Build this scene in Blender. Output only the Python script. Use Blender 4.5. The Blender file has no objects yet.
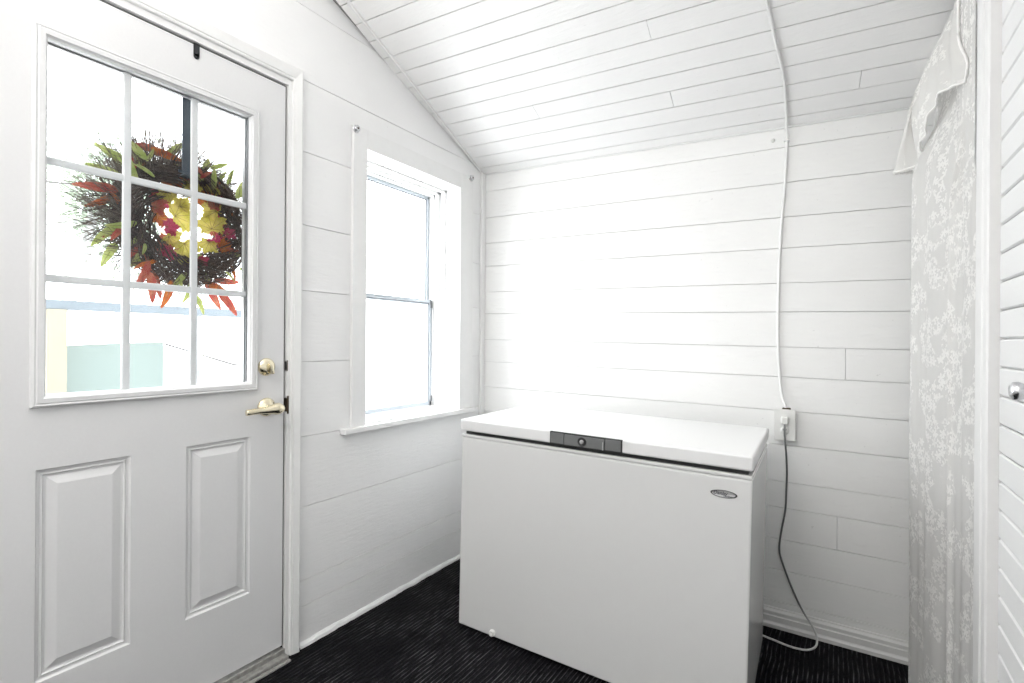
import bpy, bmesh, math, random
from mathutils import Vector, Matrix, noise
R = math.radians
SC = bpy.context.scene
COL = SC.collection
random.seed(7)

# ------------------------------------------------------------------ helpers
def tag(o, label=None, cat=None, group=None, kind=None):
    if label: o['label'] = label
    if cat: o['category'] = cat
    if group: o['group'] = group
    if kind: o['kind'] = kind
    return o

def obj(name, bm, mat, parent=None, M=None, smooth=False):
    me = bpy.data.meshes.new(name)
    bmesh.ops.recalc_face_normals(bm, faces=bm.faces)
    bm.to_mesh(me); bm.free()
    if smooth:
        for p in me.polygons: p.use_smooth = True
    for m in (mat if isinstance(mat, (list, tuple)) else [mat]): me.materials.append(m)
    o = bpy.data.objects.new(name, me); COL.objects.link(o)
    if parent: o.parent = parent
    if M is not None: o.matrix_local = M
    return o

def struct(name, bm, mat, parent=None, M=None, smooth=False):
    o = obj(name, bm, mat, parent, M, smooth); o['kind'] = 'structure'; return o

def empty(name, M):
    o = bpy.data.objects.new(name, None); o.empty_display_size = .1
    COL.objects.link(o); o.matrix_local = M; return o

def NB(): return bmesh.new()

def box(bm, a, b, bev=0.0, seg=2, mi=0):
    t = bmesh.new()
    bmesh.ops.create_cube(t, size=1)
    for v in t.verts:
        v.co = Vector([(a[i] + b[i]) / 2 + v.co[i] * (b[i] - a[i]) for i in range(3)])
    if bev > 0:
        bmesh.ops.bevel(t, geom=list(t.edges), offset=bev, segments=seg, profile=.5, affect='EDGES')
    merge(bm, t, mi)

def merge(bm, t, mi=0, M=None):
    mp = {}
    for v in t.verts: mp[v] = bm.verts.new(M @ v.co if M else v.co)
    for f in t.faces:
        try:
            g = bm.faces.new([mp[v] for v in f.verts]); g.material_index = mi; g.smooth = f.smooth
        except ValueError: pass
    t.free()

def clip(bm, co, no):      # remove what lies on the +no side
    bmesh.ops.bisect_plane(bm, geom=bm.verts[:] + bm.edges[:] + bm.faces[:], dist=1e-5, plane_co=co, plane_no=no, clear_outer=True)

def frame(t, hint=Vector((0, 0, 1))):
    t = t.normalized()
    if abs(t.dot(hint)) > .95: hint = Vector((1, .2, 0))
    u = t.cross(hint).normalized(); return u, u.cross(t)

def tube(bm, pts, r, sides=8, cap=True):
    pts = [Vector(p) for p in pts]; rings = []
    for i, p in enumerate(pts):
        t = pts[min(i + 1, len(pts) - 1)] - pts[max(i - 1, 0)]
        u, v = frame(t)
        rr = r[i] if isinstance(r, (list, tuple)) else r
        rings.append([bm.verts.new(p + (u * math.cos(2 * math.pi * k / sides) + v * math.sin(2 * math.pi * k / sides)) * rr) for k in range(sides)])
    for a, b in zip(rings, rings[1:]):
        for k in range(sides):
            f = bm.faces.new((a[k], a[(k + 1) % sides], b[(k + 1) % sides], b[k])); f.smooth = True
    if cap and sides > 2:
        bm.faces.new(rings[0][::-1]); bm.faces.new(rings[-1])

def catmull(pts, n=8):
    pts = [Vector(p) for p in pts]; out = []
    P = [pts[0] * 2 - pts[1]] + pts + [pts[-1] * 2 - pts[-2]]
    for i in range(1, len(P) - 2):
        for k in range(n):
            t = k / n; a, b, c, d = P[i - 1:i + 3]
            out.append(.5 * ((2 * b) + (c - a) * t + (2 * a - 5 * b + 4 * c - d) * t * t + (3 * b - a - 3 * c + d) * t ** 3))
    out.append(pts[-1]); return out

def lathe(bm, prof, M, n=24):
    """prof: (radius, height) along local z"""
    rings = []
    for r, h in prof:
        if r < 1e-6: rings.append([bm.verts.new(M @ Vector((0, 0, h)))])
        else: rings.append([bm.verts.new(M @ Vector((r * math.cos(2 * math.pi * k / n), r * math.sin(2 * math.pi * k / n), h))) for k in range(n)])
    for a, b in zip(rings, rings[1:]):
        for k in range(n):
            k2 = (k + 1) % n
            if len(a) == 1 and len(b) == 1: continue
            if len(a) == 1: f = bm.faces.new((a[0], b[k], b[k2]))
            elif len(b) == 1: f = bm.faces.new((a[k], a[k2], b[0]))
            else: f = bm.faces.new((a[k], a[k2], b[k2], b[k]))
            f.smooth = True

def frame_profile(bm, y0, y1, z0, z1, prof):
    """rectangular moulding; prof = list of (inset from outer edge, height). Local axes: x=height(out), y, z"""
    rings = []
    for ins, h in prof:
        rings.append([bm.verts.new((h, y, z)) for y, z in ((y0 + ins, z0 + ins), (y1 - ins, z0 + ins), (y1 - ins, z1 - ins), (y0 + ins, z1 - ins))])
    for a, b in zip(rings, rings[1:]):
        for k in range(4): bm.faces.new((a[k], a[(k + 1) % 4], b[(k + 1) % 4], b[k]))
    return rings

def rotM(x, y, z, loc=(0, 0, 0)): 
    m = Matrix((x, y, z)).transposed().to_4x4(); m.translation = Vector(loc); return m

# ------------------------------------------------------------------ materials
class NT:
    def __init__(s, name):
        s.m = bpy.data.materials.new(name); s.m.use_nodes = True
        s.t = s.m.node_tree; s.b = s.t.nodes['Principled BSDF']; s.out = s.t.nodes['Material Output']
    def n(s, typ, **kw):
        nd = s.t.nodes.new(typ)
        for k, v in kw.items():
            if k.startswith('_'): setattr(nd, k[1:], v)
            else:
                k2 = int(k[1:]) if k[0] == 'i' and k[1:].isdigit() else k.replace('__', ' ')
                s.set(nd, k2, v)
        return nd
    def set(s, nd, k, v):
        if isinstance(v, bpy.types.NodeSocket): s.t.links.new(v, nd.inputs[k])
        else: nd.inputs[k].default_value = v
    def math(s, op, a, b=0.0, c=0.0): return s.n('ShaderNodeMath', _operation=op, i0=a, i1=b, i2=c).outputs[0]
    def ramp(s, fac, stops):
        r = s.n('ShaderNodeValToRGB', i0=fac); e = r.color_ramp.elements
        while len(e) < len(stops): e.new(.5)
        for q, (p, c) in zip(e, stops): q.position = p; q.color = (*c, 1) if len(c) == 3 else c
        return r.outputs[0]
    def coord(s, k='Object'): return s.n('ShaderNodeTexCoord').outputs[k]
    def mix(s, f, a, b): 
        m = s.n('ShaderNodeMix', _data_type='RGBA'); s.set(m, 0, f); s.set(m, 6, a); s.set(m, 7, b); return m.outputs[2]

def c4(c): return (*c, 1)

def simple(name, col, rough=.5, metal=0, spec=None, bump=0, bscale=40, var=0, coat=0):
    t = NT(name); b = t.b
    b.inputs['Base Color'].default_value = c4(col); b.inputs['Roughness'].default_value = rough; b.inputs['Metallic'].default_value = metal
    if spec is not None: b.inputs['Specular IOR Level'].default_value = spec
    if coat: b.inputs['Coat Weight'].default_value = coat; b.inputs['Coat Roughness'].default_value = .08
    if var or bump:
        nz = t.n('ShaderNodeTexNoise', Vector=t.coord(), Scale=bscale, Detail=5.0, Roughness=.6)
        if var:
            t.set(b, 'Base Color', t.ramp(nz.outputs[0], [(.3, [x * (1 - var) for x in col]), (.7, col)]))
        if bump:
            t.set(b, 'Normal', t.n('ShaderNodeBump', Strength=bump, Distance=.004, Height=nz.outputs[0]).outputs[0])
    return t.m

def painted_boards(name, col, axis_scale, bump=.35, rough=.45):
    """thick brushed paint over old boards"""
    t = NT(name); b = t.b; co = t.coord()
    mp = t.n('ShaderNodeMapping', Vector=co); mp.inputs['Scale'].default_value = axis_scale
    n1 = t.n('ShaderNodeTexNoise', Vector=mp.outputs[0], Scale=14.0, Detail=6.0, Roughness=.65)
    n2 = t.n('ShaderNodeTexNoise', Vector=co, Scale=3.0, Detail=3.0)
    n3 = t.n('ShaderNodeTexNoise', Vector=co, Scale=70.0, Detail=2.0)
    spots = t.math('GREATER_THAN', n3.outputs[0], .76)
    cc = t.ramp(n2.outputs[0], [(.3, [x * .965 for x in col]), (.7, col)])
    cc = t.mix(t.math('MULTIPLY', spots, .35), cc, c4([x * .6 for x in col]))
    t.set(b, 'Base Color', cc)
    h = t.math('ADD', n1.outputs[0], t.math('MULTIPLY', n2.outputs[0], 1.5))
    t.set(b, 'Normal', t.n('ShaderNodeBump', Strength=bump, Distance=.006, Height=h).outputs[0])
    b.inputs['Roughness'].default_value = rough
    return t.m

WHITE = (.87, .87, .865)
M_wall = painted_boards('painted wall boards', (.90, .90, .89), (1, 1, 6))
M_wallL = painted_boards('painted side wall boards', (.90, .90, .90), (1, 1, 6))
M_ceil = painted_boards('painted ceiling boards', (.91, .905, .90), (1, 6, 1), .25)
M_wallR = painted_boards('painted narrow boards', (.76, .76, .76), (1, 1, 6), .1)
M_trim = simple('gloss white trim paint', (.86, .86, .855), .35, bump=.15, bscale=25, var=.03)
M_door = simple('satin white door paint', (.76, .76, .765), .38, bump=.05, bscale=120, var=.02)
M_seam = simple('painted over board seams', (.62, .62, .62), .9, bump=.1)
M_groove = simple('shadowed board backing', (.22, .22, .22), .9, bump=.1)
M_plaster = simple('plain white wall paint', (.85, .85, .84), .7, bump=.1, var=.02)
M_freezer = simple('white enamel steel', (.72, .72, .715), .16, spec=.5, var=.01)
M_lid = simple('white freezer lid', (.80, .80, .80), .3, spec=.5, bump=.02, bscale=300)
M_gasket = simple('dark rubber gasket', (.02, .02, .02), .6, bump=.1)
M_grey = simple('grey moulded plastic', (.16, .165, .165), .4, var=.08, bscale=60)
M_greyd = simple('dark grey plastic', (.035, .035, .035), .4, var=.08)
M_greyl = simple('light grey plastic', (.36, .36, .36), .35, var=.05)
M_plastic = simple('white plastic', (.80, .80, .78), .3, var=.02)
M_black = simple('black painted metal', (.012, .013, .016), .45, bump=.05)
M_strap = simple('dark blue grey steel strap', (.075, .10, .13), .4, var=.1)
M_brass = simple('polished brass', (.88, .80, .60), .2, metal=1, bump=.02, bscale=20)
M_bronze = simple('worn dark bronze', (.10, .075, .05), .4, metal=.8, var=.5, bump=.2, bscale=80)
M_chrome = simple('brushed nickel', (.62, .62, .64), .25, metal=1, bump=.03)
M_alu = simple('dull aluminium frame', (.50, .54, .58), .4, metal=.6, bump=.05, var=.08)
M_alud = simple('dark aluminium seal', (.20, .21, .22), .5, metal=.3, var=.1)
M_badge = simple('silver badge', (.50, .50, .50), .5, var=.03)
M_ink = simple('dark lettering', (.04, .04, .05), .5, var=.05)
M_cable = simple('white cable sheath', (.84, .84, .83), .35, bump=.03)
M_weather = simple('black weatherstrip', (.012, .012, .012), .7, bump=.1)
M_sillm = simple('worn threshold metal', (.42, .41, .39), .5, metal=.3, var=.4, bump=.3, bscale=60)

def glass_mat():
    t = NT('thin window glass'); t.t.nodes.remove(t.b)
    tr = t.n('ShaderNodeBsdfTransparent'); gl = t.n('ShaderNodeBsdfGlossy', Roughness=.02)
    fr = t.n('ShaderNodeLayerWeight', Blend=.5)
    nz = t.n('ShaderNodeTexNoise', Vector=t.coord(), Scale=3.0)
    t.set(tr, 'Color', t.ramp(nz.outputs[0], [(.3, (.97, .98, .985)), (.7, (.985, .99, .99))]))
    mx = t.n('ShaderNodeMixShader', i0=t.math('ADD', t.math('MULTIPLY', t.math('POWER', fr.outputs['Facing'], 4.0), .4), .015), i1=tr.outputs[0], i2=gl.outputs[0])
    t.set(t.out, 'Surface', mx.outputs[0]); return t.m
M_glass = glass_mat()

def carpet_mat():
    t = NT('black ribbed carpet'); b = t.b; co = t.coord()
    sep = t.n('ShaderNodeSeparateXYZ', Vector=co)
    w = t.n('ShaderNodeTexNoise', Vector=co, Scale=6.0, Detail=2.0)
    x = t.math('ADD', sep.outputs[0], t.math('MULTIPLY', w.outputs[0], .012))
    ribs = t.math('SINE', t.math('MULTIPLY', x, 2 * math.pi / .0155))
    mp = t.n('ShaderNodeMapping', Vector=co); mp.inputs['Scale'].default_value = (180, 14, 1)
    dash = t.n('ShaderNodeTexNoise', Vector=mp.outputs[0], Scale=1.0, Detail=3.0, Roughness=.7)
    # large tiles whose rib lines are stronger or weaker
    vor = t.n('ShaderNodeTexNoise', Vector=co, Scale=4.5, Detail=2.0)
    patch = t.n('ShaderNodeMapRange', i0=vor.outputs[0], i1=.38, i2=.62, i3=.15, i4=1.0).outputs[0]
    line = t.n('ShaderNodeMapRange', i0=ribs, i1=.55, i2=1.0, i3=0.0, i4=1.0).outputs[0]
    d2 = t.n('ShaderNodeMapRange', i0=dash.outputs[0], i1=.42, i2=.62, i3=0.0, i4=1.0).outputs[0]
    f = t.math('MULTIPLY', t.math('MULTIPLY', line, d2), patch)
    fine = t.n('ShaderNodeTexNoise', Vector=co, Scale=260.0, Detail=2.0)
    base = t.ramp(fine.outputs[0], [(.35, (.004, .004, .005)), (.7, (.016, .016, .018))])
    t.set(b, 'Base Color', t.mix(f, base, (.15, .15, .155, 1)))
    t.set(b, 'Normal', t.n('ShaderNodeBump', Strength=.8, Distance=.004, Height=t.math('ADD', ribs, t.math('MULTIPLY', fine.outputs[0], 2.0))).outputs[0])
    b.inputs['Roughness'].default_value = .95; b.inputs['Specular IOR Level'].default_value = .08
    return t.m
M_carpet = carpet_mat()

def lace_mat(name, sparse, lo, hi):
    """sheer net with sprays of small five-lobed flowers woven in (uses the cloth's own UVs, in metres)"""
    t = NT(name); t.t.nodes.remove(t.b); uv = t.coord('UV')
    def flowers(scale, rad, petals, off, rnd=.85):
        mp = t.n('ShaderNodeMapping', Vector=uv); mp.inputs['Location'].default_value = (off, off * .7, 0)
        v = t.n('ShaderNodeTexVoronoi', _voronoi_dimensions='2D', _feature='F1', Vector=mp.outputs[0], Scale=scale, Randomness=rnd)
        dv = t.n('ShaderNodeVectorMath', _operation='SUBTRACT', i0=mp.outputs[0], i1=v.outputs['Position'])
        s = t.n('ShaderNodeSeparateXYZ', Vector=dv.outputs[0])
        ang = t.math('ARCTAN2', s.outputs[1], s.outputs[0])
        ph = t.n('ShaderNodeSeparateXYZ', Vector=v.outputs['Color']).outputs[0]
        pet = t.math('ABSOLUTE', t.math('COSINE', t.math('ADD', t.math('MULTIPLY', ang, petals / 2), t.math('MULTIPLY', ph, 3.0))))
        lim = t.math('MULTIPLY', t.math('ADD', t.math('MULTIPLY', pet, .8), .2), rad)
        dist = t.math('DIVIDE', v.outputs['Distance'], scale)
        return t.math('LESS_THAN', dist, lim) if False else t.n('ShaderNodeMapRange', i0=t.math('SUBTRACT', lim, dist), i1=-.0006, i2=.0012, i3=0.0, i4=1.0).outputs[0]
    big = flowers(30, .0145, 5, 0)
    small = flowers(62, .0065, 3, 3.3, 1.0)
    msk = t.n('ShaderNodeTexNoise', _noise_dimensions='2D', Vector=uv, Scale=11.0, Detail=1.0)
    g = t.n('ShaderNodeMapRange', i0=msk.outputs[0], i1=sparse, i2=sparse + .05, i3=0.0, i4=1.0).outputs[0]
    fl = t.math('MULTIPLY', t.math('MAXIMUM', big, small), g)
    net = t.n('ShaderNodeTexNoise', _noise_dimensions='2D', Vector=uv, Scale=500.0)
    cover = t.math('ADD', t.math('MULTIPLY', fl, hi - lo), t.math('ADD', lo - .05, t.math('MULTIPLY', net.outputs[0], .1)))
    d = t.n('ShaderNodeBsdfDiffuse', Color=(.93, .92, .90, 1)); tl = t.n('ShaderNodeBsdfTranslucent', Color=(.9, .89, .87, 1))
    cloth = t.n('ShaderNodeMixShader', i0=.35, i1=d.outputs[0], i2=tl.outputs[0])
    tr = t.n('ShaderNodeBsdfTransparent')
    t.set(t.out, 'Surface', t.n('ShaderNodeMixShader', i0=cover, i1=tr.outputs[0], i2=cloth.outputs[0]).outputs[0])
    return t.m
M_lace = lace_mat('sheer lace curtain', .46, .74, .97)
M_valance = lace_mat('lace valance', .50, .80, .98)

def leaf_mat(name, c1, c2):
    t = NT(name); t.t.nodes.remove(t.b)
    nz = t.n('ShaderNodeTexNoise', Vector=t.coord(), Scale=45.0, Detail=4.0)
    col = t.ramp(nz.outputs[0], [(.35, c1), (.65, c2)])
    d = t.n('ShaderNodeBsdfDiffuse', Color=col); tl = t.n('ShaderNodeBsdfTranslucent', Color=col)
    t.set(t.out, 'Surface', t.n('ShaderNodeMixShader', i0=.36, i1=d.outputs[0], i2=tl.outputs[0]).outputs[0]); return t.m
M_leafY = leaf_mat('yellow silk leaf', (.50, .44, .06), (.72, .60, .16))
M_leafG = leaf_mat('yellow green silk leaf', (.38, .46, .12), (.55, .58, .22))
M_leafR = leaf_mat('red silk leaf', (.42, .07, .06), (.50, .17, .10))
M_leafO = leaf_mat('orange silk leaf', (.60, .20, .04), (.45, .09, .04))
M_leafM = leaf_mat('magenta silk leaf', (.40, .03, .11), (.50, .07, .12))
M_vein = simple('leaf vein', (.22, .12, .04), .8, var=.2)
M_twig = simple('brown vine twigs', (.115, .068, .052), .8, var=.6, bscale=60)
M_twig2 = simple('pale dry twigs', (.24, .18, .14), .85, var=.5, bscale=60)

# ------------------------------------------------------------------ geometry of the old porch (its floor and boards slope gently to the right)
XL = -1.70                                  # left wall face
BW0 = Vector((-1.70, 2.294, 0)); BWD = Vector((1.93, .116, 0)).normalized(); BWN = Vector((BWD.y, -BWD.x, 0))   # back wall line, normal into room
def floor_z(x): return -.005 - .0206 * x
def yb(x): return BW0.y + .0601 * (x + 1.70)
EAVE = Vector((-1.70, 2.294, 2.156))
CU = Vector((1, .0601, -.0285)).normalized()
CV = Vector((0, -1, .387)); CV = (CV - CU * CV.dot(CU)).normalized()
CN = CU.cross(CV).normalized()
if CN.z > 0: CN = -CN                       # into room = down
FLAT = 2.78

def boards(bm, ulen, lines, gap=.0025, thick=.014, cham=.0022, butts=None, holes=(), wob=.0012, jit=.0008, u0=0.0):
    """boards running along u between successive v lines; local axes u, v, w(out). holes = (u0,u1,v0,v1)"""
    for bi, (a, b) in enumerate(zip(lines, lines[1:])):
        cuts = [u0, ulen]
        segs = [(u0, ulen, a, b)]
        for h in holes:
            new = []
            for s in segs:
                if h[3] <= s[2] or h[2] >= s[3] or h[1] <= s[0] or h[0] >= s[1]: new.append(s); continue
                if s[0] < h[0]: new.append((s[0], h[0], s[2], s[3]))
                if s[1] > h[1]: new.append((h[1], s[1], s[2], s[3]))
                m0, m1 = max(s[0], h[0]), min(s[1], h[1])
                if s[2] < h[2]: new.append((m0, m1, s[2], h[2]))
                if s[3] > h[3]: new.append((m0, m1, h[3], s[3]))
            segs = new
        bl = (butts or {}).get(bi, [])
        for x in bl:
            new = []
            for s in segs:
                if s[0] < x < s[1]: new += [(s[0], x - .0008, s[2], s[3]), (x + .0008, s[1], s[2], s[3])]
                else: new.append(s)
            segs = new
        ph = random.random() * 50
        for s in segs:
            w = thick + random.uniform(-jit, jit)
            n = max(1, int((s[1] - s[0]) / .12)); prev = None
            top_is = abs(s[3] - b) < 1e-6; bot_is = abs(s[2] - a) < 1e-6
            for k in range(n + 1):
                u = s[0] + (s[1] - s[0]) * k / n
                g0 = (gap * .5 + wob * .5 * (1 + noise.noise(Vector((u * 2.2, ph, 0))))) if bot_is else 0
                g1 = (gap * .5 + wob * .5 * (1 + noise.noise(Vector((u * 2.2, ph + 9, 0))))) if top_is else 0
                c0 = cham if bot_is else 0; c1 = cham if top_is else 0
                ring = [bm.verts.new(p) for p in ((u, s[2] + g0, 0), (u, s[2] + g0, w - c0), (u, s[2] + g0 + c0, w), (u, s[3] - g1 - c1, w), (u, s[3] - g1, w - c1), (u, s[3] - g1, 0))]
                if prev:
                    for q in range(5): bm.faces.new((prev[q], prev[q + 1], ring[q + 1], ring[q]))
                else: bm.faces.new(ring)
                prev = ring
            bm.faces.new(prev[::-1])

# ---- floor
bm = NB()
x0, x1, y0, y1 = -1.90, 1.45, -2.7, 2.6
vs = [bm.verts.new((x, y, z)) for z in (0, -.1) for x, y in ((x0, y0), (x1, y0), (x1, y1), (x0, y1))]
for v in vs: v.co.z += floor_z(v.co.x)
for f in ((0, 1, 2, 3), (7, 6, 5, 4), (0, 4, 5, 1), (1, 5, 6, 2), (2, 6, 7, 3), (3, 7, 4, 0)): bm.faces.new([vs[i] for i in f])
struct('floor', bm, M_carpet)

# ---- left wall (door and window openings)
DOOR = (.262, 1.079, -.2, 2.140)
WIN = (1.432, 2.066, .840, 2.022)
lines = [-.1, .182, .281, .562, .832, 1.117, 1.389, 1.639, 1.918, 2.19, 2.47, 2.75, 3.0]
bm = NB()
boards(bm, 2.36, lines, gap=.0010, thick=.014, cham=.0008, holes=(DOOR, WIN), u0=-2.62, wob=.0008, jit=.0005)
ML = rotM((0, 1, 0), (0, 0, 1), (1, 0, 0), (XL - .014, 0, 0))
bmesh.ops.transform(bm, matrix=ML, verts=bm.verts)
clip(bm, EAVE - CN * .02, -CN); clip(bm, (0, 0, FLAT + .02), (0, 0, 1))
wl = struct('wall_left', bm, M_wallL)
bm = NB()
for a, b in (((-2.7, -.2), (.262, 3.0)), ((.262, 2.14), (1.079, 3.0)), ((1.079, -.2), (1.432, 3.0)), ((1.432, -.2), (2.066, .84)), ((1.432, 2.022), (2.066, 3.0)), ((2.066, -.2), (2.45, 3.0))):
    box(bm, (XL - .20, a[0], a[1]), (XL - .0135, b[0], b[1]))
clip(bm, EAVE - CN * .02, -CN); clip(bm, (0, 0, FLAT + .02), (0, 0, 1))
struct('wall_backing', bm, M_seam, wl)

# ---- back wall
bl = [-.06, .105, .24, .37, .505, .615, .771, .915, 1.058, 1.185, 1.333, 1.455, 1.603, 1.734, 1.880, 2.030, 2.2, 2.35]
sl = math.tan(R(1.0))
MB = rotM(tuple((BWD + Vector((0, 0, -sl))).normalized()), (0, 0, 1), tuple(BWN), tuple(BW0 - BWN * .014 + Vector((0, 0, sl * 1.52))))
bm = NB()
boards(bm, 3.2, bl, gap=.0009, thick=.014, cham=.0008, butts={7: [.50, 2.55], 8: [1.735], 3: [1.71]}, u0=-.02, wob=.0009, jit=.0007)
bmesh.ops.transform(bm, matrix=MB, verts=bm.verts)
clip(bm, EAVE - CN * .02, -CN)
wb = struct('wall_back', bm, M_wall)
bm = NB(); box(bm, (-.2, -.3, -.12), (3.3, 2.6, .0005)); bmesh.ops.transform(bm, matrix=MB, verts=bm.verts); clip(bm, EAVE - CN * .02, -CN)
struct('wall_backing', bm, M_seam, wb)

# ---- sloping ceiling: narrow boards parallel to the back wall
cl = [-.03]
while cl[-1] < 1.75: cl.append(cl[-1] + random.choice((.0835, .086, .088)))
MC = rotM(tuple(CU), tuple(CV), tuple(CN), tuple(EAVE - CN * .012))
bm = NB()
boards(bm, 3.2, cl, gap=.0012, thick=.012, cham=.001, butts={7: [1.08, 2.6], 4: [.50], 3: [1.1], 2: [1.76]}, u0=-.05, wob=.0018, jit=.0008)
bmesh.ops.transform(bm, matrix=MC, verts=bm.verts)
clip(bm, (0, 0, FLAT), (0, 0, 1))
ce = struct('ceiling', bm, M_ceil)
bm = NB(); box(bm, (-.17, -.17, -.08), (3.3, 1.9, .0005)); bmesh.ops.transform(bm, matrix=MC, verts=bm.verts); struct('ceiling_backing', bm, M_groove, ce)
bm = NB(); box(bm, (-1.88, -2.8, FLAT), (1.5, 1.0, FLAT + .08)); struct('ceiling_flat', bm, M_plaster, ce)
# strip where the sloping ceiling meets the left wall
bm = NB(); box(bm, (0, 0, 0), (.008, 1.75, .014), .002)
bmesh.ops.transform(bm, matrix=rotM(tuple(CU), tuple(CV), tuple(CN), tuple(EAVE)), verts=bm.verts); struct('trim_1', bm, M_trim)
bm = NB(); box(bm, (0, 0, 0), (3.1, .007, .006), .002)
bmesh.ops.transform(bm, matrix=rotM(tuple(CU), tuple(CV), tuple(CN), tuple(EAVE)), verts=bm.verts); struct('trim_2', bm, M_trim)
# vertical corner strip
bm = NB(); box(bm, (XL, 2.258, .03), (XL + .016, 2.292, 2.16), .003); struct('trim_3', bm, M_trim)
# uneven caulked strip along the foot of the left wall
bm = NB(); n = 60; prev = None
for k in range(n + 1):
    y = 1.135 + (2.29 - 1.135) * k / n
    h = .020 + .006 * noise.noise(Vector((y * 9, 0, 0))) + .004 * noise.noise(Vector((y * 31, 4, 0)))
    w = .010 + .006 * noise.noise(Vector((y * 14, 7, 0))) + .004 * noise.noise(Vector((y * 40, 1, 0)))
    z = floor_z(XL)
    r = [bm.verts.new(p) for p in ((XL, y, z - .01), (XL + w + .004, y, z - .01), (XL + w, y, z + h * .5), (XL + .003, y, z + h), (XL, y, z + h))]
    if prev:
        for q in range(4): bm.faces.new((prev[q], prev[q + 1], r[q + 1], r[q]))
    prev = r
struct('baseboard_left', bm, M_trim)
# baseboard along the back wall: moulded profile swept along the wall
bm = NB(); prof = [(0, 0), (.026, 0), (.026, .018), (.020, .024), (.018, .028), (.018, .050), (.014, .054), (.014, .068), (.007, .076), (.005, .082), (0, .082)]
for u in (0, 3.1):
    p = BW0 + BWD * u; zf = floor_z(p.x) - .004
    r = [bm.verts.new(p + BWN * a + Vector((0, 0, zf + b))) for a, b in prof]
    if u == 0: prev = r
for q in range(len(prof) - 1): bm.faces.new((prev[q], prev[q + 1], r[q + 1], r[q]))
bm.faces.new(prev); bm.faces.new(r[::-1])
struct('baseboard_back', bm, simple('aged white baseboard paint', (.74, .74, .73), .5, bump=.15, bscale=25, var=.05))

# ---- right wall of narrow boards, ending at the curtained opening
RX = .30; RY = 1.494
zs = [-.06]; z = 1.213 - 20 * .0624
while z < 2.8: zs.append(z); z += .0624
zs[0] = zs[1] - .06
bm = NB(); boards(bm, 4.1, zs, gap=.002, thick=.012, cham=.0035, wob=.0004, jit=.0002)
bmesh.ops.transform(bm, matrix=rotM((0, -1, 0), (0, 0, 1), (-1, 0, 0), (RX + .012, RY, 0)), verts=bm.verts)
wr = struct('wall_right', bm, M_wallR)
bm = NB(); box(bm, (RX + .011, -2.7, -.1), (RX + .10, RY, FLAT)); struct('wall_backing', bm, M_plaster, wr)
# casing of the opening: board with a beaded edge
bm = NB(); t_ = bmesh.new()
prof = [(1.497, .0), (1.497, .018), (1.502, .021), (1.530, .021), (1.534, .017), (1.540, .017), (1.546, .022), (1.600, .022), (1.612, .020), (1.622, .012), (1.622, 0)]
a = [bm.verts.new((RX - w, y, -.03)) for y, w in prof]; b = [bm.verts.new((RX - w, y, FLAT)) for y, w in prof]
for q in range(len(prof) - 1): bm.faces.new((a[q], a[q + 1], b[q + 1], b[q]))
bm.faces.new(a); bm.faces.new(b[::-1])
box(bm, (RX, 1.494, -.03), (RX + .11, 1.512, FLAT))
struct('trim_4', bm, simple('matt white casing paint', (.76, .755, .75), .5, bump=.1, bscale=25, var=.04))
# rest of the room behind the camera and behind the curtain
bm = NB(); box(bm, (-1.9, -2.75, -.1), (.4, -2.6, FLAT)); struct('wall_front', bm, M_plaster)
bm = NB(); box(bm, (1.35, .5, -.1), (1.45, 2.6, FLAT)); box(bm, (.4, .5, -.1), (1.45, .6, FLAT)); struct('wall_alcove', bm, M_plaster)

# ------------------------------------------------------------------ door
DX = XL - .004                      # room-side face of the door leaf
dr = empty('door_1', Matrix.Translation((DX, .27, .07))); dr['kind'] = 'structure'
def D(y, z, x=0): return (x, y - .27, z - .07)
LY0, LY1, LZ0, LZ1 = .381, .969, 1.022, 2.002
bm = NB()
# leaf: a slab with the light cut out and two raised panels pressed in
ys = [.27, .394, .599, .744, .948, 1.070]; P1 = (.394, .599, .318, .863); P2 = (.744, .948, .318, .863)
HO = (.405, .945, 1.046, 1.978)
def quad(y0, y1, z0, z1):
    bm.faces.new([bm.verts.new(D(*p)) for p in ((y0, z0), (y1, z0), (y1, z1), (y0, z1))])
ZT, ZB = 2.132, .074
quad(.27, 1.070, ZB, .318); quad(.27, .394, .318, .863); quad(.599, .744, .318, .863); quad(.948, 1.070, .318, .863)
quad(.27, 1.070, .863, HO[2]); quad(.27, HO[0], HO[2], HO[3]); quad(HO[1], 1.070, HO[2], HO[3]); quad(.27, 1.070, HO[3], ZT)
for P in (P1, P2):
    t = bmesh.new()
    rings = frame_profile(t, P[0] - .27, P[1] - .27, P[2] - .07, P[3] - .07, [(0, 0), (.004, -.006), (.010, -.0085), (.014, -.004), (.017, -.009), (.022, -.0095), (.042, -.0025), (.044, -.002)])
    t.faces.new(rings[-1]); merge(bm, t)
# outside face and edges
for (a, b) in (((.27, ZB), (1.070, HO[2])), ((.27, HO[3]), (1.070, ZT)), ((.27, HO[2]), (HO[0], HO[3])), ((HO[1], HO[2]), (1.070, HO[3]))):
    box(bm, D(a[0], a[1], -.044), D(b[0], b[1], -.012))
for (p, q) in (((.27, ZB), (.27, ZT)), ((1.070, ZB), (1.070, ZT)), ((.27, ZB), (1.070, ZB)), ((.27, ZT), (1.070, ZT))):
    bm.faces.new([bm.verts.new(v) for v in (D(*p), D(*q), D(q[0], q[1], -.044), D(p[0], p[1], -.044))])
struct('door_leaf', bm, M_door, dr)
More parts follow.
